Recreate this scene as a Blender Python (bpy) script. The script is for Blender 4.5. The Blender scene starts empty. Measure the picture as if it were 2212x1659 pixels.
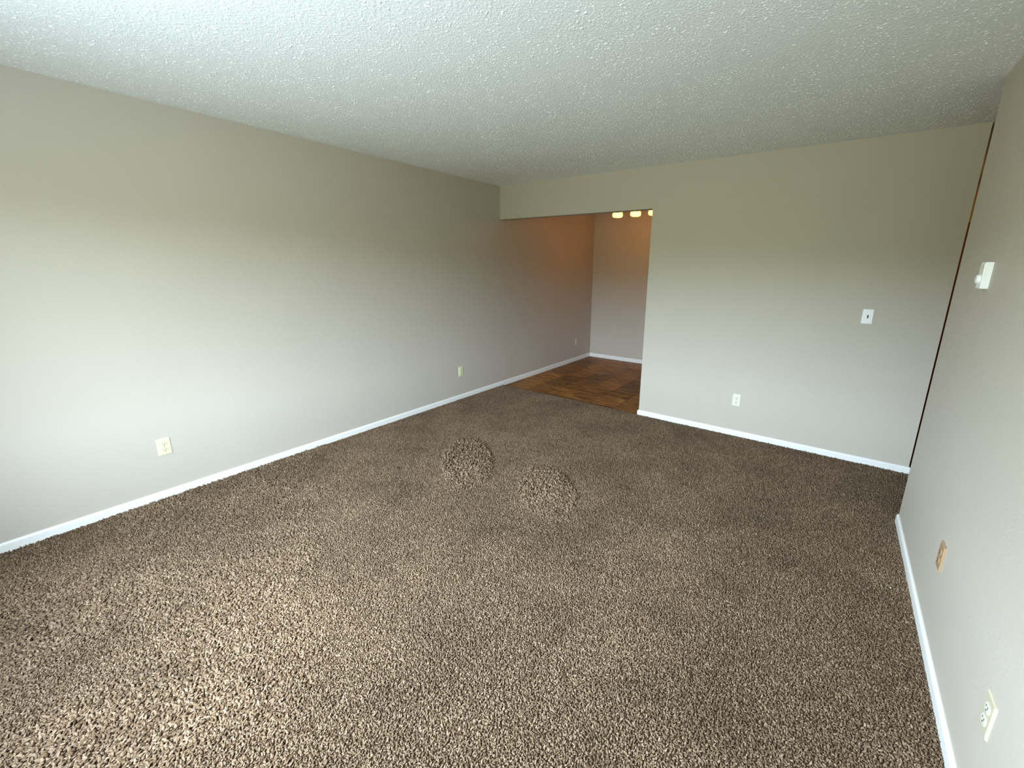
import bpy, bmesh, math, random
import numpy as np
from mathutils import Vector, Matrix

random.seed(4)
rng = np.random.default_rng(11)
SC = bpy.context.scene
COL = SC.collection

# ------------------------------------------------------------------ measures (metres)
RW = 3.992       # right wall plane x
RE = -0.868      # far end of the right wall
OA = 1.912       # width of the opening into the dining area
HB = 2.068       # underside of the header over the opening
HC = 2.44        # ceiling height
D2 = 2.365       # dining back wall plane
BX = 4.122       # right end of the back wall (outside corner)
WY = -4.62       # window wall plane
TH = 0.115       # partition thickness
VZ = -0.014      # vinyl floor level (the carpet pile top is z = 0)
# ------------------------------------------------------------------ camera
cam = bpy.data.cameras.new('camera')
camo = bpy.data.objects.new('camera', cam)
COL.objects.link(camo)
yaw, pitch, roll = 0.6081, -0.2443, 0.0112
fw = Vector((-math.sin(yaw) * math.cos(pitch), math.cos(yaw) * math.cos(pitch), math.sin(pitch)))
rt = Vector((math.cos(yaw), math.sin(yaw), 0))
up = rt.cross(fw)
r2 = rt * math.cos(roll) + up * math.sin(roll)
u2 = -rt * math.sin(roll) + up * math.cos(roll)
m = Matrix((r2, u2, -fw)).transposed().to_4x4()
m.translation = Vector((3.485, -4.0097, 1.519))
camo.matrix_world = m
cam.sensor_fit = 'HORIZONTAL'
cam.sensor_width = 36
cam.lens = 893.36 / 2212 * 36
cam.shift_x = -72.84 / 2212
cam.shift_y = -30.22 / 2212
cam.clip_start = 0.02
SC.camera = camo
SC.view_settings.view_transform = 'Standard'
SC.view_settings.look = 'None'
SC.view_settings.gamma = 1
SC.view_settings.use_curve_mapping = False
SC.view_settings.exposure = 0.0
SC.cycles.max_bounces = 10
SC.cycles.diffuse_bounces = 7
SC.cycles.transparent_max_bounces = 12
SC.cycles.sample_clamp_indirect = 6

# ------------------------------------------------------------------ world: overcast sky, hazy greenery, paving
world = bpy.data.worlds.new('world')
SC.world = world
world.use_nodes = True
nt = world.node_tree
nt.nodes.clear()
wo = nt.nodes.new('ShaderNodeOutputWorld')
bg = nt.nodes.new('ShaderNodeBackground')
tc = nt.nodes.new('ShaderNodeTexCoord')
sx = nt.nodes.new('ShaderNodeSeparateXYZ')
mr = nt.nodes.new('ShaderNodeMapRange')
cr = nt.nodes.new('ShaderNodeValToRGB')
mr.inputs['From Min'].default_value = -1
mr.inputs['From Max'].default_value = 1
nt.links.new(tc.outputs['Generated'], sx.inputs[0])
nt.links.new(sx.outputs['Z'], mr.inputs['Value'])
nt.links.new(mr.outputs[0], cr.inputs[0])
nt.links.new(cr.outputs[0], bg.inputs[0])
nt.links.new(bg.outputs[0], wo.inputs[0])
SKY = [(0.0, (0.30, 0.345, 0.40)), (0.26, (0.28, 0.325, 0.36)), (0.37, (0.225, 0.235, 0.17)), (0.49, (0.165, 0.17, 0.095)),
       (0.525, (0.20, 0.22, 0.15)), (0.545, (0.79, 0.89, 1.02)), (1.0, (0.84, 0.93, 1.09))]
els = cr.color_ramp.elements
els[0].position, els[0].color = SKY[0][0], SKY[0][1] + (1,)
els[1].position, els[1].color = SKY[-1][0], SKY[-1][1] + (1,)
for pos, c in SKY[1:-1]:
    e = els.new(pos)
    e.color = c + (1,)
bg.inputs[1].default_value = 57.5

# window opening in the wall behind the camera: daylight comes in here
PX0, PX1, PZ0, PZ1 = 1.2, 3.1, 0.64, 2.06
pl = bpy.data.lights.new('daylight_portal', 'AREA')
pl.shape = 'RECTANGLE'
pl.size = PX1 - PX0
pl.size_y = PZ1 - PZ0
pl.cycles.is_portal = True
plo = bpy.data.objects.new('daylight_portal', pl)
plo.location = ((PX0 + PX1) / 2, WY - 0.16, (PZ0 + PZ1) / 2)
plo.rotation_euler = (math.radians(90), 0, 0)      # faces +y, into the room
COL.objects.link(plo)


# ------------------------------------------------------------------ material helpers
def node(nt, t, **kw):
    n = nt.nodes.new(t)
    for k, v in kw.items():
        if k in n.inputs:
            n.inputs[k].default_value = v
        else:
            setattr(n, k, v)
    return n


def mat(name, col, rough=0.6, spec=0.3):
    mt = bpy.data.materials.new(name)
    mt.use_nodes = True
    b = mt.node_tree.nodes['Principled BSDF']
    b.inputs['Base Color'].default_value = (*col, 1)
    b.inputs['Roughness'].default_value = rough
    b.inputs['Specular IOR Level'].default_value = spec
    return mt, mt.node_tree, b


def paint(name, col, scale=95, strength=0.25, dist=0.0022, rough=0.55, spec=0.3):
    """rolled wall paint: orange peel relief and very slight tone drift"""
    mt, t, b = mat(name, col, rough, spec)
    g = node(t, 'ShaderNodeNewGeometry')
    n1 = node(t, 'ShaderNodeTexNoise', Scale=scale, Detail=2.0, Roughness=0.5)
    n2 = node(t, 'ShaderNodeTexNoise', Scale=scale * 0.28, Detail=2.0)
    mx = node(t, 'ShaderNodeMath', operation='ADD')
    bp_ = node(t, 'ShaderNodeBump', Strength=strength, Distance=dist)
    t.links.new(g.outputs['Position'], n1.inputs['Vector'])
    t.links.new(g.outputs['Position'], n2.inputs['Vector'])
    t.links.new(n1.outputs[0], mx.inputs[0])
    t.links.new(n2.outputs[0], mx.inputs[1])
    t.links.new(mx.outputs[0], bp_.inputs['Height'])
    t.links.new(bp_.outputs[0], b.inputs['Normal'])
    n3 = node(t, 'ShaderNodeTexNoise', Scale=2.2, Detail=3.0)
    t.links.new(g.outputs['Position'], n3.inputs['Vector'])
    hs = node(t, 'ShaderNodeHueSaturation', Color=(*col, 1))
    mr_ = node(t, 'ShaderNodeMapRange')
    mr_.inputs['To Min'].default_value = 0.97
    mr_.inputs['To Max'].default_value = 1.03
    t.links.new(n3.outputs[0], mr_.inputs['Value'])
    t.links.new(mr_.outputs[0], hs.inputs['Value'])
    t.links.new(hs.outputs[0], b.inputs['Base Color'])
    return mt


M = {}
M['wall'] = paint('wall_paint', (0.50, 0.458, 0.40))
M['trim'] = paint('trim_paint', (0.82, 0.83, 0.81), scale=40, strength=0.08, rough=0.35, spec=0.45)

# ceiling: sprayed knock-down texture, relief in the shader between the built grains
mt, t, b = mat('ceiling_paint', (0.80, 0.82, 0.83), 0.8, 0.15)
g = node(t, 'ShaderNodeNewGeometry')
n1 = node(t, 'ShaderNodeTexNoise', Scale=75.0, Detail=3.0, Roughness=0.6)
rp = node(t, 'ShaderNodeValToRGB')
rp.color_ramp.elements[0].position = 0.45
rp.color_ramp.elements[1].position = 0.62
bpn = node(t, 'ShaderNodeBump', Strength=0.4, Distance=0.003)
t.links.new(g.outputs['Position'], n1.inputs['Vector'])
t.links.new(n1.outputs[0], rp.inputs[0])
t.links.new(rp.outputs[0], bpn.inputs['Height'])
t.links.new(bpn.outputs[0], b.inputs['Normal'])
M['ceiling'] = mt
M['grain'] = mat('ceiling_grain_paint', (0.86, 0.88, 0.89), 0.7, 0.2)[0]

# carpet yarn: flecked per tuft, worn and traffic tones over the room
mt, t, b = mat('carpet_yarn', (0.2, 0.16, 0.12), 0.9, 0.08)
oi = node(t, 'ShaderNodeObjectInfo')
rp = node(t, 'ShaderNodeValToRGB')
e = rp.color_ramp.elements
e[0].position, e[0].color = 0.0, (0.118, 0.078, 0.045, 1)
e[1].position, e[1].color = 1.0, (0.336, 0.262, 0.18, 1)
for pos, c in ((0.30, (0.168, 0.119, 0.075)), (0.62, (0.224, 0.165, 0.107)), (0.85, (0.269, 0.203, 0.138))):
    q = e.new(pos)
    q.color = (*c, 1)
for q in e:
    q.color = (q.color[0] * 0.98, q.color[1] * 0.935, q.color[2] * 0.94, 1)
t.links.new(oi.outputs['Random'], rp.inputs[0])
g = node(t, 'ShaderNodeNewGeometry')
nn = node(t, 'ShaderNodeTexNoise', Scale=1.9, Detail=6.0, Roughness=0.68)
t.links.new(g.outputs['Position'], nn.inputs['Vector'])
mrr = node(t, 'ShaderNodeMapRange')
mrr.inputs['From Min'].default_value = 0.3
mrr.inputs['From Max'].default_value = 0.7
mrr.inputs['To Min'].default_value = 0.72
mrr.inputs['To Max'].default_value = 1.24
hs = node(t, 'ShaderNodeHueSaturation')
t.links.new(nn.outputs[0], mrr.inputs['Value'])
t.links.new(mrr.outputs[0], hs.inputs['Value'])
t.links.new(rp.outputs[0], hs.inputs['Color'])
t.links.new(hs.outputs[0], b.inputs['Base Color'])
M['yarn'] = mt
M['backing'] = mat('carpet_backing', (0.11, 0.075, 0.045), 0.95, 0.0)[0]


def vinyl(name):
    mt, t, b = mat(name, (0.12, 0.06, 0.02), 0.5, 0.35)
    g = node(t, 'ShaderNodeNewGeometry')
    oi = node(t, 'ShaderNodeObjectInfo')
    mp = node(t, 'ShaderNodeMapping')
    mp.inputs['Scale'].default_value = (3.0, 9.0, 1.0)
    ad = node(t, 'ShaderNodeVectorMath', operation='ADD')
    t.links.new(g.outputs['Position'], ad.inputs[0])
    cm = node(t, 'ShaderNodeCombineXYZ')
    ml = node(t, 'ShaderNodeMath', operation='MULTIPLY')
    ml.inputs[1].default_value = 31.0
    t.links.new(oi.outputs['Random'], ml.inputs[0])
    t.links.new(ml.outputs[0], cm.inputs[0])
    t.links.new(ml.outputs[0], cm.inputs[2])
    t.links.new(cm.outputs[0], ad.inputs[1])
    t.links.new(ad.outputs[0], mp.inputs['Vector'])
    n1 = node(t, 'ShaderNodeTexNoise', Scale=1.6, Detail=7.0, Roughness=0.62, Distortion=0.7)
    t.links.new(mp.outputs[0], n1.inputs['Vector'])
    rp = node(t, 'ShaderNodeValToRGB')
    e = rp.color_ramp.elements
    e[0].position, e[0].color = 0.34, (0.085, 0.030, 0.006, 1)
    e[1].position, e[1].color = 0.68, (0.44, 0.24, 0.085, 1)
    for pos, c in ((0.43, (0.17, 0.068, 0.013)), (0.54, (0.25, 0.108, 0.023)), (0.63, (0.27, 0.14, 0.033))):
        q = e.new(pos)
        q.color = (*c, 1)
    t.links.new(n1.outputs[0], rp.inputs[0])
    hs = node(t, 'ShaderNodeHueSaturation')
    mr1 = node(t, 'ShaderNodeMapRange')
    mr1.inputs['To Min'].default_value = 0.62
    mr1.inputs['To Max'].default_value = 1.4
    t.links.new(oi.outputs['Random'], mr1.inputs['Value'])
    t.links.new(mr1.outputs[0], hs.inputs['Value'])
    t.links.new(rp.outputs[0], hs.inputs['Color'])
    t.links.new(hs.outputs[0], b.inputs['Base Color'])
    bn = node(t, 'ShaderNodeBump', Strength=0.25, Distance=0.001)
    t.links.new(n1.outputs[0], bn.inputs['Height'])
    t.links.new(bn.outputs[0], b.inputs['Normal'])
    return mt


M['vinyl'] = vinyl('slate_print_vinyl')
M['grout'] = mat('vinyl_joint', (0.05, 0.024, 0.009), 0.7)[0]
M['almond'] = mat('almond_plastic', (0.70, 0.70, 0.46), 0.35, 0.5)[0]
M['ivory'] = mat('ivory_plastic', (0.72, 0.71, 0.60), 0.35, 0.5)[0]
M['grey_ivory'] = mat('greyed_ivory_plastic', (0.53, 0.485, 0.365), 0.4, 0.4)[0]
M['grey_face'] = mat('greyed_white_plastic', (0.64, 0.65, 0.56), 0.4, 0.4)[0]
M['putty'] = mat('putty_plastic', (0.62, 0.54, 0.42), 0.4, 0.4)[0]
M['tan'] = mat('tan_plastic', (0.36, 0.245, 0.14), 0.38, 0.5)[0]
M['white'] = mat('white_plastic', (0.90, 0.92, 0.95), 0.35, 0.5)[0]
M['pale'] = mat('pale_face_plastic', (0.82, 0.82, 0.74), 0.3, 0.5)[0]
M['slot'] = mat('slot_dark', (0.035, 0.032, 0.02), 0.8, 0.1)[0]
M['toggle'] = mat('toggle_grey', (0.16, 0.16, 0.14), 0.45, 0.4)[0]
M['screw'] = mat('screw_metal', (0.35, 0.33, 0.24), 0.4, 0.5)[0]
M['metal'] = mat('brushed_nickel', (0.45, 0.42, 0.38), 0.35, 0.5)[0]
M['metal'].node_tree.nodes['Principled BSDF'].inputs['Metallic'].default_value = 0.9
M['lint'] = mat('lint_white', (0.85, 0.85, 0.82), 0.9, 0.1)[0]
M['fleck'] = mat('fleck_dark', (0.05, 0.035, 0.022), 0.9, 0.1)[0]
M['frame'] = mat('door_frame_white', (0.8, 0.8, 0.79), 0.4, 0.4)[0]
M['wood'] = mat('brown_door_wood', (0.16, 0.07, 0.03), 0.45, 0.4)[0]


def emit(name, col, s):
    mt = bpy.data.materials.new(name)
    mt.use_nodes = True
    t = mt.node_tree
    b = t.nodes['Principled BSDF']
    b.inputs['Base Color'].default_value = (0.9, 0.85, 0.75, 1)
    b.inputs['Roughness'].default_value = 0.4
    b.inputs['Emission Color'].default_value = (*col, 1)
    b.inputs['Emission Strength'].default_value = s
    return mt


M['glow'] = emit('lit_frosted_glass', (1.0, 0.33, 0.035), 15.0)
M['hallglow'] = emit('lit_hall_glass', (1.0, 0.42, 0.09), 22.0)
mt = bpy.data.materials.new('window_glass')
mt.use_nodes = True
t = mt.node_tree
t.nodes.clear()
o_ = node(t, 'ShaderNodeOutputMaterial')
mx = node(t, 'ShaderNodeMixShader')
tr = node(t, 'ShaderNodeBsdfTransparent')
gl = node(t, 'ShaderNodeBsdfGlossy', Roughness=0.02)
tr.inputs[0].default_value = (0.93, 0.96, 0.95, 1)
mx.inputs[0].default_value = 0.06
t.links.new(tr.outputs[0], mx.inputs[1])
t.links.new(gl.outputs[0], mx.inputs[2])
t.links.new(mx.outputs[0], o_.inputs[0])
M['glass'] = mt


# ------------------------------------------------------------------ object helpers
def link(name, me, material=None, parent=None, loc=None, rot=None):
    o = bpy.data.objects.new(name, me)
    COL.objects.link(o)
    if material is not None and len(me.materials) == 0:
        me.materials.append(M[material])
    if parent is not None:
        o.parent = parent
    if loc is not None:
        o.location = loc
    if rot is not None:
        o.rotation_euler = rot
    return o


def bm_mesh(name, bm, smooth=False):
    me = bpy.data.meshes.new(name)
    bm.normal_update()
    bm.to_mesh(me)
    bm.free()
    if smooth:
        for p in me.polygons:
            p.use_smooth = True
    return me


def box_bm(bm, x0, x1, y0, y1, z0, z1):
    r = bmesh.ops.create_cube(bm, size=1)
    for v in r['verts']:
        v.co = Vector(((x0 + x1) / 2 + v.co.x * (x1 - x0), (y0 + y1) / 2 + v.co.y * (y1 - y0), (z0 + z1) / 2 + v.co.z * (z1 - z0)))
    return r['verts']


def boxes(name, lst, material, parent=None, kind='structure', bevel=0, **kw):
    bm = bmesh.new()
    for c in lst:
        box_bm(bm, *c)
    if bevel:
        bmesh.ops.bevel(bm, geom=bm.edges[:], offset=bevel, segments=2, profile=0.5, affect='EDGES')
    o = link(name, bm_mesh(name, bm), material, parent, **kw)
    if kind and parent is None:
        o['kind'] = kind
    return o


def empty(name, loc, label, cat, rot=(0, 0, 0), group=None):
    o = bpy.data.objects.new(name, None)
    o.empty_display_size = 0.05
    COL.objects.link(o)
    o.location = loc
    o.rotation_euler = rot
    o['label'] = label
    o['category'] = cat
    if group:
        o['group'] = group
    return o


# ------------------------------------------------------------------ walls
HX = 6.0      # east wall of the hall
HN = 2.6      # north wall of the hall
boxes('wall_left', [(-0.12, 0, WY - 0.15, D2 + TH, -0.1, HC)], 'wall')
boxes('wall_back', [(OA, BX, 0, TH, -0.1, HC), (0, OA, 0, TH, HB, HC)], 'wall')
boxes('wall_right', [(RW, RW + TH, WY, RE, -0.1, HC)], 'wall')
boxes('wall_dining', [(0, BX, D2, D2 + TH, -0.1, HC)], 'wall')
boxes('wall_kitchen', [(BX - TH, BX, TH, D2, -0.1, HC)], 'wall')
boxes('wall_hall', [(RW + TH, HX, RE - TH, RE, -0.1, HC)], 'wall')
boxes('wall_hall.001', [(HX, HX + 0.1, RE - TH, HN + 0.1, -0.1, HC)], 'wall')
boxes('wall_hall.002', [(BX, HX, HN, HN + 0.1, -0.1, HC)], 'wall')
boxes('wall_hall.003', [(BX - 0.1, BX, D2 + TH, HN + 0.1, -0.1, HC)], 'wall')
boxes('wall_window', [(0, PX0, WY - 0.15, WY, -0.1, HC), (PX1, RW + TH, WY - 0.15, WY, -0.1, HC),
                      (PX0, PX1, WY - 0.15, WY, PZ1, HC), (PX0, PX1, WY - 0.15, WY, -0.1, PZ0)], 'wall')
ceil = boxes('ceiling', [(-0.12, HX + 0.1, WY - 0.15, HN + 0.1, HC, HC + 0.1)], 'ceiling')
floor = boxes('floor', [(0, RW, WY, 0.0, -0.1, -0.0095), (RW, HX, RE, 0, -0.1, -0.0095), (BX, HX, 0, HN, -0.1, -0.0095)], 'backing')
vfl = boxes('floor.001', [(0, BX - TH, 0.0, D2, -0.1, VZ - 0.003)], 'grout')

# vinyl tiles, 0.305 m, joints on the lines seen in the photograph
TS, GAP = 0.305, 0.0035
x_lines = [1.29 + k * TS for k in range(-5, 10)]
y_lines = [0.39 + k * TS for k in range(-2, 8)]


def clip(a, lo, hi):
    return max(lo, min(hi, a))


tile_cache = {}
for i in range(len(x_lines) - 1):
    for j in range(len(y_lines) - 1):
        ylo = 0.004
        x0, x1 = clip(x_lines[i], 0.001, BX - TH - 0.001), clip(x_lines[i + 1], 0.001, BX - TH - 0.001)
        y0, y1 = clip(y_lines[j], ylo, D2 - 0.001), clip(y_lines[j + 1], ylo, D2 - 0.001)
        # behind the partition (x > OA) the vinyl starts at the partition's back
        if x0 >= OA:
            y0, y1 = max(y0, TH + 0.001), max(y1, TH + 0.001)
        if x1 - x0 < 0.02 or y1 - y0 < 0.01:
            continue
        if x0 < OA < x1 and y0 < TH:
            x1 = OA - 0.001
        w, d = round(x1 - x0 - GAP, 4), round(y1 - y0 - GAP, 4)
        if (w, d) not in tile_cache:
            bm = bmesh.new()
            vs = box_bm(bm, 0, w, 0, d, -0.003, 0)
            for v in vs:
                if v.co.z > -0.001:
                    v.co.x += 0.0008 if v.co.x < w / 2 else -0.0008
                    v.co.y += 0.0008 if v.co.y < d / 2 else -0.0008
            me = bm_mesh('floor_tile', bm)
            me.materials.append(M['vinyl'])
            tile_cache[(w, d)] = me
        link('floor_tile', tile_cache[(w, d)], None, vfl, (x0 + GAP / 2, y0 + GAP / 2, VZ + random.uniform(-0.0003, 0.0003)))


# ------------------------------------------------------------------ baseboards
def baseboard(name, pts, z0=-0.012, h=0.049, th=0.012, cut0=0, cut1=0):
    """moulded board swept along pts; the room side lies to the right of the path"""
    prof = [(0, z0), (th, z0), (th, h - 0.014), (th - 0.001, h - 0.008), (th - 0.0035, h - 0.003), (th - 0.007, h), (0, h)]
    bm = bmesh.new()
    rings = []
    n = len(pts)
    for i, p in enumerate(pts):
        p = Vector((p[0], p[1], 0))
        d0 = (p - Vector((*pts[i - 1], 0))).normalized() if i > 0 else None
        d1 = (Vector((*pts[i + 1], 0)) - p).normalized() if i < n - 1 else None
        if d0 is None:
            d0 = d1
        if d1 is None:
            d1 = d0
        r0, r1 = Vector((d0.y, -d0.x, 0)), Vector((d1.y, -d1.x, 0))
        mdir = (r0 + r1).normalized()
        sc = 1 / max(0.3, mdir.dot(r0))
        ring = []
        for off, z in prof:
            v = p + mdir * off * sc
            if i == 0 and cut0:
                v += d0 * cut0 * off / th
            if i == n - 1 and cut1:
                v += d0 * cut1 * off / th
            ring.append(bm.verts.new((v.x, v.y, z)))
        rings.append(ring)
    k = len(prof)
    for a, b_ in zip(rings[:-1], rings[1:]):
        for q in range(k):
            bm.faces.new((a[q], a[(q + 1) % k], b_[(q + 1) % k], b_[q]))
    bm.faces.new(rings[0][::-1])
    bm.faces.new(rings[-1])
    bmesh.ops.recalc_face_normals(bm, faces=bm.faces[:])
    o = link(name, bm_mesh(name, bm), 'trim')
    o['kind'] = 'structure'
    return o


baseboard('baseboard_left', [(0, WY), (0, D2)], z0=VZ)
baseboard('baseboard_back', [(OA, TH * 0.9), (OA, 0), (BX, 0), (BX, HN)][::1], cut0=0)
baseboard('baseboard_dining', [(0.012, D2), (BX - TH, D2)], z0=VZ)
baseboard('baseboard_right', [(RW, RE), (RW, -2.351)], cut0=0.004)
baseboard('baseboard_right.001', [(RW, -2.3525), (RW, WY)])
baseboard('baseboard_window', [(RW - 0.012, WY), (0.012, WY)])

# ------------------------------------------------------------------ sliding window behind the camera
door = boxes('window_1', [(PX0, PX0 + 0.04, WY - 0.13, WY - 0.04, PZ0, PZ1), (PX1 - 0.04, PX1, WY - 0.13, WY - 0.04, PZ0, PZ1),
                          (PX0, PX1, WY - 0.13, WY - 0.04, PZ1 - 0.04, PZ1), (PX0, PX1, WY - 0.13, WY - 0.04, PZ0, PZ0 + 0.03)], 'frame')
boxes('window_sill', [(PX0 - 0.03, PX1 + 0.03, WY - 0.05, WY + 0.03, PZ0 - 0.02, PZ0 + 0.004)], 'trim', door, bevel=0.003)
xm = (PX0 + PX1) / 2
for (a, b2, yy) in ((PX0 + 0.04, xm + 0.02, WY - 0.06), (xm - 0.02, PX1 - 0.04, WY - 0.10)):
    s = boxes('window_sash', [(a, a + 0.035, yy - 0.012, yy + 0.012, PZ0 + 0.03, PZ1 - 0.04), (b2 - 0.035, b2, yy - 0.012, yy + 0.012, PZ0 + 0.03, PZ1 - 0.04),
                              (a, b2, yy - 0.012, yy + 0.012, PZ1 - 0.075, PZ1 - 0.04), (a, b2, yy - 0.012, yy + 0.012, PZ0 + 0.03, PZ0 + 0.065)], 'frame', door)
    boxes('pane', [(a + 0.035, b2 - 0.035, yy - 0.003, yy + 0.003, PZ0 + 0.065, PZ1 - 0.075)], 'glass', s)


# ------------------------------------------------------------------ carpet pile: one tuft per point, curled yarn ends
def tuft_mesh(k):
    r = random.Random(100 + k)
    bm = bmesh.new()
    segs, sides = 5, 5
    H, R = 0.0130, 0.0034
    az = r.uniform(0, 6.28)
    bend = r.uniform(0.5, 1.3)
    rings = []
    for i in range(segs + 1):
        s = i / segs
        a = bend * s * 1.25
        cx = math.cos(az + s * 1.4) * H * 0.55 * (1 - math.cos(a)) * 1.6
        cy = math.sin(az + s * 1.4) * H * 0.55 * (1 - math.cos(a)) * 1.6
        cz = H * math.sin(min(a, 1.5)) / max(0.6, math.sin(min(bend * 1.25, 1.5)))
        rad = R * (0.75, 0.95, 1.08, 1.12, 0.95, 0.35)[i]
        ring = []
        for q in range(sides):
            an = 2 * math.pi * q / sides + s * 2.2
            ring.append(bm.verts.new((cx + rad * math.cos(an), cy + rad * math.sin(an), cz + 0.2 * rad * math.sin(an * 2))))
        rings.append(ring)
    for a, b_ in zip(rings[:-1], rings[1:]):
        for q in range(sides):
            bm.faces.new((a[q], a[(q + 1) % sides], b_[(q + 1) % sides], b_[q]))
    bm.faces.new(rings[-1])
    me = bm_mesh('tuft_%d' % k, bm, smooth=True)
    me.materials.append(M['yarn'])
    return me


def grain_mesh(k):
    r = random.Random(300 + k)
    bm = bmesh.new()
    bmesh.ops.create_icosphere(bm, subdivisions=1, radius=1.0)
    for v in bm.verts:
        v.co *= r.uniform(0.7, 1.2)
        v.co.x *= r.uniform(1.0, 1.15)
        v.co.z *= 0.55
    me = bm_mesh('grain_%d' % k, bm, smooth=True)
    me.materials.append(M['grain'])
    return me


def value_noise(x, y, scale, seed):
    """smooth 2-D noise in -1..1"""
    rr = np.random.default_rng(seed)
    tab = rr.uniform(-1, 1, (256, 256))
    X, Y = x * scale + 500, y * scale + 500
    xi, yi = np.floor(X).astype(int), np.floor(Y).astype(int)
    fx, fy = X - xi, Y - yi
    fx, fy = fx * fx * (3 - 2 * fx), fy * fy * (3 - 2 * fy)
    g = lambda a, b: tab[a % 256, b % 256]
    return (g(xi, yi) * (1 - fx) + g(xi + 1, yi) * fx) * (1 - fy) + (g(xi, yi + 1) * (1 - fx) + g(xi + 1, yi + 1) * fx) * fy


def scatter(name, pts, rot, scl, meshes, parent, label=None):
    me = bpy.data.meshes.new(name)
    n = len(pts)
    me.vertices.add(n)
    me.vertices.foreach_set('co', np.asarray(pts, np.float32).ravel())
    a = me.attributes.new('rot', 'FLOAT_VECTOR', 'POINT')
    a.data.foreach_set('vector', np.asarray(rot, np.float32).ravel())
    a = me.attributes.new('scl', 'FLOAT_VECTOR', 'POINT')
    a.data.foreach_set('vector', np.asarray(scl, np.float32).ravel())
    a = me.attributes.new('idx', 'INT', 'POINT')
    a.data.foreach_set('value', rng.integers(0, len(meshes), n).astype(np.int32))
    o = link(name, me, None, parent)
    o['kind'] = 'stuff'
    if label:
        o['label'] = label
    src = bpy.data.collections.new(name + '_source')
    for k_, m_ in enumerate(meshes):
        src.objects.link(bpy.data.objects.new(name + '_piece', m_))
    ng = bpy.data.node_groups.new(name + '_nodes', 'GeometryNodeTree')
    ng.interface.new_socket('Geometry', in_out='INPUT', socket_type='NodeSocketGeometry')
    ng.interface.new_socket('Geometry', in_out='OUTPUT', socket_type='NodeSocketGeometry')
    N = ng.nodes
    gi, go = N.new('NodeGroupInput'), N.new('NodeGroupOutput')
    mp = N.new('GeometryNodeMeshToPoints')
    ip = N.new('GeometryNodeInstanceOnPoints')
    ci = N.new('GeometryNodeCollectionInfo')
    ci.inputs['Collection'].default_value = src
    ci.inputs['Separate Children'].default_value = True
    ip.inputs['Pick Instance'].default_value = True

    def attr(nm, ty):
        q = N.new('GeometryNodeInputNamedAttribute')
        q.data_type = ty
        q.inputs['Name'].default_value = nm
        return q.outputs['Attribute']
    e2r = N.new('FunctionNodeEulerToRotation')
    L = ng.links
    L.new(gi.outputs[0], mp.inputs['Mesh'])
    L.new(mp.outputs[0], ip.inputs['Points'])
    L.new(ci.outputs[0], ip.inputs['Instance'])
    L.new(attr('idx', 'INT'), ip.inputs['Instance Index'])
    L.new(attr('rot', 'FLOAT_VECTOR'), e2r.inputs[0])
    L.new(e2r.outputs[0], ip.inputs['Rotation'])
    L.new(attr('scl', 'FLOAT_VECTOR'), ip.inputs['Scale'])
    L.new(ip.outputs[0], go.inputs[0])
    md = o.modifiers.new('scatter', 'NODES')
    md.node_group = ng
    return o


def jitter_grid(x0, x1, y0, y1, step):
    gx, gy = np.meshgrid(np.arange(x0 + step / 2, x1, step), np.arange(y0 + step / 2, y1, step))
    p = np.stack([gx.ravel(), gy.ravel()], 1)
    p += rng.uniform(-0.48, 0.48, p.shape) * step
    p[:, 0] = np.clip(p[:, 0], x0, x1)
    p[:, 1] = np.clip(p[:, 1], y0, y1)
    return p


step = 0.0060
TUFT = 0.76
P = np.concatenate([jitter_grid(0.014, RW - 0.014, WY + 0.01, -0.004, step),
                    jitter_grid(RW - 0.014, HX, RE, -0.004, step * 1.2)])
keep = ~((P[:, 1] > -0.016) & (P[:, 0] > OA - 0.01))
P = P[keep]
x, y = P[:, 0], P[:, 1]
# rough, raised patches of pile: two clear rounds and some ragged strips nearer the camera
rough = np.zeros(len(P))
ax = np.array([0.713, -0.701])
for cx, cy, la, lb, a_, fade in ((1.236, -1.87, 0.47, 0.205, 1.0, 0.35), (2.01, -1.86, 0.38, 0.20, 0.8, 0.6)):
    du = (x - cx) * ax[0] + (y - cy) * ax[1]
    dv = (x - cx) * -ax[1] + (y - cy) * ax[0]
    d = np.hypot(du / la, dv / lb) + 0.06 * value_noise(x, y, 14, 5)
    rough = np.maximum(rough, a_ * np.clip((1 - d) / 0.1, 0, 1) * (1 - fade * np.clip(du / la, 0, 1)))
edge = (y + 3.25) + 0.55 * (x - 1.6) + 0.18 * value_noise(x, y, 3.1, 9)
rough = np.maximum(rough, 0.34 * np.clip(-edge / 0.1, 0, 1) * np.clip((value_noise(x, y, 2.3, 12) + 0.6) * 2, 0, 1))
lean = value_noise(x, y, 1.7, 1) + 0.6 * value_noise(x, y, 5.3, 2)
leana = 1.6 * value_noise(x, y, 1.3, 3) + 0.8 * value_noise(x, y, 4.1, 4) - 1.2
tilt = (1 - 0.6 * rough) * 0.18 + 0.28 * np.clip(lean, -0.4, 1.2) + rng.normal(0, 0.22, len(P))
rot = np.stack([tilt * np.cos(leana) + rng.normal(0, 0.12, len(P)), tilt * np.sin(leana) + rng.normal(0, 0.12, len(P)), rng.uniform(0, 6.283, len(P))], 1)
sc = TUFT * rng.uniform(0.82, 1.2, len(P)) * (1 + 1.35 * rough)
hz = sc * rng.uniform(0.72, 1.12, len(P)) * (1 + 0.15 * rough * rng.uniform(-1.5, 1.5, len(P)))
keep = rng.uniform(0, 1, len(P)) > 0.74 * rough
scl = np.stack([sc, sc, hz], 1)
pts = np.stack([x, y, np.full(len(P), -0.0100)], 1)
scatter('carpet_pile', pts[keep], rot[keep], scl[keep], [tuft_mesh(k) for k in range(10)], floor,
        'flecked brown carpet pile')

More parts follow.
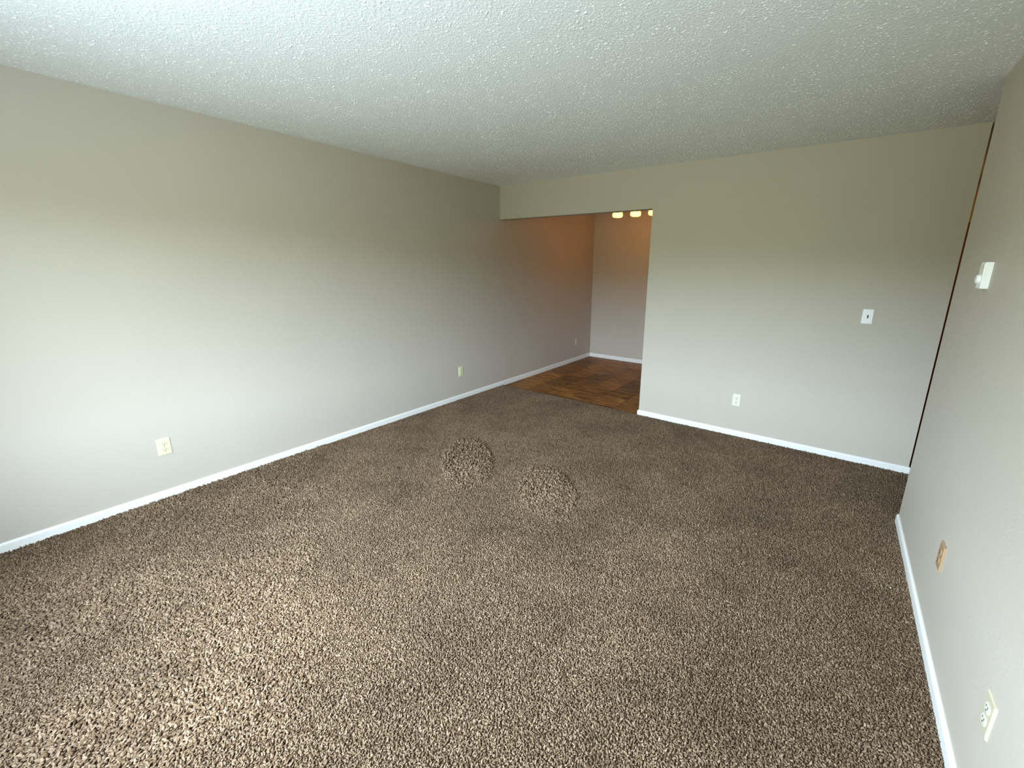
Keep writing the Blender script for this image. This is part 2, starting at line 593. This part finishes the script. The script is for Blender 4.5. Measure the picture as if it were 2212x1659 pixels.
# ceiling spray grains
CP = np.concatenate([jitter_grid(0.003, RW - 0.003, WY, -0.003, 0.0155), jitter_grid(RW, HX, RE, 0, 0.02)])
cl = value_noise(CP[:, 0], CP[:, 1], 30, 21) + 0.6 * value_noise(CP[:, 0], CP[:, 1], 7, 22)
kp = rng.uniform(-1.1, 1.1, len(CP)) < cl + 0.35
CP = CP[kp]
s = rng.gamma(3.0, 0.0008, len(CP)) + 0.0010
s = np.minimum(s, 0.0075)
el = rng.uniform(0.8, 1.7, len(CP))
scatter('ceiling_texture', np.stack([CP[:, 0], CP[:, 1], np.full(len(CP), HC)], 1),
        np.stack([np.zeros(len(CP)), np.zeros(len(CP)), rng.uniform(0, 6.283, len(CP))], 1),
        np.stack([s * el, s / el ** 0.3, s * 0.6], 1), [grain_mesh(k) for k in range(6)], ceil,
        'sprayed white ceiling grains')


# ------------------------------------------------------------------ outlets and switch
# local frame: x across the plate, z up, +y out of the wall
def plate_mesh(w=0.070, h=0.115, t=0.0055, bev=0.006):
    bm = bmesh.new()
    loops = []
    for yy, ins in ((0, 0), (t * 0.35, 0.0), (t * 0.8, bev * 0.45), (t, bev)):
        loops.append([bm.verts.new((sx_ * (w / 2 - ins), yy, sz_ * (h / 2 - ins))) for sx_, sz_ in ((-1, -1), (1, -1), (1, 1), (-1, 1))])
    for a, b_ in zip(loops[:-1], loops[1:]):
        for q in range(4):
            bm.faces.new((a[q], a[(q + 1) % 4], b_[(q + 1) % 4], b_[q]))
    bm.faces.new(loops[-1])
    bm.faces.new(loops[0][::-1])
    ve = [e for e in bm.edges if abs(e.verts[0].co.x) == abs(e.verts[1].co.x) and abs(e.verts[0].co.y - e.verts[1].co.y) > 1e-5]
    bmesh.ops.bevel(bm, geom=ve, offset=0.0025, segments=2, affect='EDGES')
    bmesh.ops.recalc_face_normals(bm, faces=bm.faces[:])
    return bm_mesh('cover_plate', bm)


def recep_mesh():
    """duplex face: circle of 34 mm cut flat top and bottom, proud of the plate"""
    bm = bmesh.new()
    R, half = 0.0172, 0.0142
    ring = []
    for k in range(28):
        a = 2 * math.pi * k / 28
        ring.append((R * math.cos(a), clip(R * math.sin(a), -half, half)))
    lo = [bm.verts.new((a, 0, c)) for a, c in ring]
    md = [bm.verts.new((a, 0.0024, c)) for a, c in ring]
    hi = [bm.verts.new((a * 0.93, 0.0032, c * 0.93)) for a, c in ring]
    n = len(ring)
    for A, B in ((lo, md), (md, hi)):
        for q in range(n):
            bm.faces.new((A[q], A[(q + 1) % n], B[(q + 1) % n], B[q]))
    bm.faces.new(hi)
    bmesh.ops.recalc_face_normals(bm, faces=bm.faces[:])
    return bm_mesh('receptacle', bm)


def disc_mesh(name, r, d, n=16, flat=None):
    bm = bmesh.new()
    pr = []
    for k in range(n):
        a = 2 * math.pi * k / n
        zc = r * math.sin(a)
        if flat is not None:
            zc = max(zc, flat)
        pr.append((r * math.cos(a), zc))
    lo = [bm.verts.new((a, 0, c)) for a, c in pr]
    hi = [bm.verts.new((a, d, c)) for a, c in pr]
    for q in range(n):
        bm.faces.new((lo[q], lo[(q + 1) % n], hi[(q + 1) % n], hi[q]))
    bm.faces.new(hi)
    bmesh.ops.recalc_face_normals(bm, faces=bm.faces[:])
    return bm_mesh(name, bm)


def slot_mesh(w, h):
    bm = bmesh.new()
    box_bm(bm, -w / 2, w / 2, 0, 0.0004, -h / 2, h / 2)
    return bm_mesh('slot', bm)


def outlet(loc, rz, label, pm, rm, t=0.0055):
    e_ = empty('wall_outlet', loc, label, 'outlet', (0, 0, rz), 'duplex wall outlets')
    link('cover_plate', plate_mesh(t=t), pm, e_)
    for zc in (0.0195, -0.0195):
        r_ = link('receptacle', recep_mesh(), rm, e_, (0, t - 0.0006, zc))
        link('slot', slot_mesh(0.0026, 0.0078), 'slot', r_, (-0.0063, 0.0031, 0.004))
        link('slot', slot_mesh(0.0026, 0.0066), 'slot', r_, (0.0063, 0.0031, 0.004))
        link('ground_hole', disc_mesh('ground_hole', 0.0028, 0.0004), 'slot', r_, (0, 0.0031, -0.0068))
    link('screw', disc_mesh('screw', 0.0030, 0.0012), 'screw', e_, (0, t, 0))
    return e_


LEFT, BACK, RIGHT = -math.pi / 2, math.pi, math.pi / 2
outlet((0, -3.380, 0.347), LEFT, 'almond duplex outlet low on the left wall nearest the camera', 'almond', 'almond')
outlet((0, -0.737, 0.327), LEFT, 'almond duplex outlet low on the left wall just before the brown dining floor', 'almond', 'almond')
outlet((0, 1.885, 0.315), LEFT, 'small outlet on the dining area wall near its far corner', 'putty', 'putty')
outlet((2.850, 0, 0.341), BACK, 'pale ivory duplex outlet low on the back wall below the switch', 'ivory', 'ivory')
outlet((RW, -1.862, 0.378), RIGHT, 'tan outlet on the right wall below the thermostat', 'tan', 'tan', 0.008)
outlet((RW, -2.590, 0.338), RIGHT, 'cream outlet on the right wall in the bottom right corner of the photo', 'grey_ivory', 'grey_face', 0.0058)

sw = empty('light_switch', (3.6885, 0, 1.177), 'white light switch plate on the back wall near its right end', 'light switch', (0, 0, BACK))
link('cover_plate', plate_mesh(0.070, 0.112), 'white', sw)
link('toggle_slot', slot_mesh(0.0105, 0.024), 'toggle', sw, (0, 0.0055, 0))
bm = bmesh.new()
vs = box_bm(bm, -0.0042, 0.0042, 0.0, 0.011, -0.0085, 0.003)
for v in vs:
    if v.co.y > 0.005:
        v.co.z += 0.0085
        v.co.x *= 0.8
bmesh.ops.bevel(bm, geom=bm.edges[:], offset=0.0008, segments=1, affect='EDGES')
link('toggle', bm_mesh('toggle', bm), 'toggle', sw, (0, 0.0057, 0))
for zc in (0.030, -0.030):
    link('screw', disc_mesh('screw', 0.0026, 0.001), 'white', sw, (0, 0.0055, zc))

# thermostat: shallow white box with a round dial on its face
th = empty('thermostat', (RW, -1.461, 1.504), 'white box thermostat with round dial high on the right wall', 'thermostat', (0, 0, RIGHT))
bm = bmesh.new()
box_bm(bm, -0.037, 0.037, 0, 0.0245, -0.0545, 0.0545)
bmesh.ops.bevel(bm, geom=[e for e in bm.edges if max(v.co.y for v in e.verts) > 0.02], offset=0.0022, segments=3, affect='EDGES')
link('body', bm_mesh('body', bm), 'white', th)
bm = bmesh.new()
box_bm(bm, -0.031, 0.031, 0, 0.0016, 0.004, 0.047)
link('scale_plate', bm_mesh('scale_plate', bm), 'pale', th, (0, 0.0242, 0))
bm = bmesh.new()
prev = None
rings = []
for yy, rr_ in ((0, 0.0185), (0.006, 0.018), (0.0105, 0.0165), (0.0125, 0.013)):
    rings.append([bm.verts.new((rr_ * (1 + 0.03 * (k % 2)) * math.cos(2 * math.pi * k / 36), yy, rr_ * (1 + 0.03 * (k % 2)) * math.sin(2 * math.pi * k / 36))) for k in range(36)])
for a, b_ in zip(rings[:-1], rings[1:]):
    for q in range(36):
        bm.faces.new((a[q], a[(q + 1) % 36], b_[(q + 1) % 36], b_[q]))
bm.faces.new(rings[-1])
bmesh.ops.recalc_face_normals(bm, faces=bm.faces[:])
link('dial', bm_mesh('dial', bm), 'white', th, (0, 0.0243, -0.016))

# ------------------------------------------------------------------ dining light: three lit shades on a bar
LY, LZ = 1.5, 2.188
lamp = empty('ceiling_light', (1.09, LY, HC), 'ceiling light with three glowing glass shades in the dining area', 'ceiling light')
bm = bmesh.new()
bmesh.ops.create_cone(bm, cap_ends=True, segments=32, radius1=0.065, radius2=0.055, depth=0.028)
link('canopy', bm_mesh('canopy', bm), 'metal', lamp, (0, 0, -0.014))
bm = bmesh.new()
bmesh.ops.create_cone(bm, cap_ends=True, segments=12, radius1=0.007, radius2=0.007, depth=0.05)
link('stem', bm_mesh('stem', bm), 'metal', lamp, (0, 0, -0.05))
bm = bmesh.new()
box_bm(bm, -0.30, 0.30, -0.0125, 0.0125, -0.01, 0.01)
bmesh.ops.bevel(bm, geom=bm.edges[:], offset=0.003, segments=2, affect='EDGES')
link('bar', bm_mesh('bar', bm), 'metal', lamp, (0, 0, -0.082))


def lathe(name, prof, n=28):
    bm = bmesh.new()
    rr = []
    for r_, z_ in prof:
        if r_ < 1e-5:
            rr.append([bm.verts.new((0, 0, z_))])
        else:
            rr.append([bm.verts.new((r_ * math.cos(2 * math.pi * k / n), r_ * math.sin(2 * math.pi * k / n), z_)) for k in range(n)])
    for a, b_ in zip(rr[:-1], rr[1:]):
        for q in range(n):
            if len(b_) == 1:
                bm.faces.new((a[q], a[(q + 1) % n], b_[0]))
            elif len(a) == 1:
                bm.faces.new((a[0], b_[(q + 1) % n], b_[q]))
            else:
                bm.faces.new((a[q], a[(q + 1) % n], b_[(q + 1) % n], b_[q]))
    bmesh.ops.recalc_face_normals(bm, faces=bm.faces[:])
    return bm_mesh(name, bm, smooth=True)


shade = lathe('glass_shade', [(0.020, 0.125), (0.034, 0.120), (0.052, 0.095), (0.066, 0.055), (0.070, 0.030), (0.064, 0.010), (0.045, 0.002), (0.0, 0.0)])
cap = lathe('shade_cap', [(0.0, 0.150), (0.018, 0.150), (0.024, 0.140), (0.026, 0.120), (0.0, 0.118)])
for sx_ in (-0.264, 0.0, 0.252):
    g_ = link('glass_shade', shade, 'glow', lamp, (sx_, 0, LZ - HC))
    link('shade_cap', cap, 'metal', g_, (0, 0, 0))
    bm = bmesh.new()
    bmesh.ops.create_cone(bm, cap_ends=True, segments=10, radius1=0.006, radius2=0.006, depth=0.03)
    link('shade_stem', bm_mesh('shade_stem', bm), 'metal', g_, (0, 0, 0.155))

# small warm ceiling light in the entry hall, round the corner to the right
hl = empty('ceiling_light', (4.85, 1.55, HC), 'round warm ceiling light in the side hall', 'ceiling light')
link('glass_bowl', lathe('glass_bowl', [(0.14, 0.0), (0.135, -0.03), (0.11, -0.06), (0.06, -0.08), (0, -0.085)]), 'hallglow', hl)
link('rim', lathe('rim', [(0.0, 0.0), (0.15, 0.0), (0.15, -0.012), (0.138, -0.014)]), 'metal', hl)
# hall door whose brown edge shows in the gap past the corner
boxes('door_2', [(4.20, 5.02, HN - 0.04, HN, -0.01, 2.04)], 'wood', bevel=0.003)

# ------------------------------------------------------------------ little bits on the carpet
bm = bmesh.new()
bmesh.ops.create_icosphere(bm, subdivisions=2, radius=0.0024)
for v in bm.verts:
    v.co.x *= 1.6
    v.co *= random.uniform(0.8, 1.15)
o = link('lint', bm_mesh('lint', bm), 'lint', None, (3.905, -1.620, 0.004))
o['label'] = 'tiny white scrap of lint on the carpet beside the right baseboard'
o['category'] = 'lint'
bm = bmesh.new()
for k in range(5):
    a = k * 1.26 + 0.3
    L_ = 0.013 + 0.006 * random.random()
    w_ = 0.0028
    p0, p1 = Vector((0, 0, 0)), Vector((L_ * math.cos(a), L_ * math.sin(a), 0.001))
    sd = Vector((-math.sin(a), math.cos(a), 0)) * w_
    vs = [bm.verts.new(q) for q in (p0 - sd, p0 + sd, p1 + sd * 0.3, p1 - sd * 0.3)]
    vt = [bm.verts.new(q.co + Vector((0, 0, 0.003))) for q in vs]
    bm.faces.new(vs[::-1])
    bm.faces.new(vt)
    for q in range(4):
        bm.faces.new((vs[q], vs[(q + 1) % 4], vt[(q + 1) % 4], vt[q]))
o = link('dirt_fleck', bm_mesh('dirt_fleck', bm), 'fleck', None, (0.889, -2.262, 0.0005))
o['label'] = 'small dark star-shaped fleck of dirt on the carpet near the left wall'
o['category'] = 'dirt'
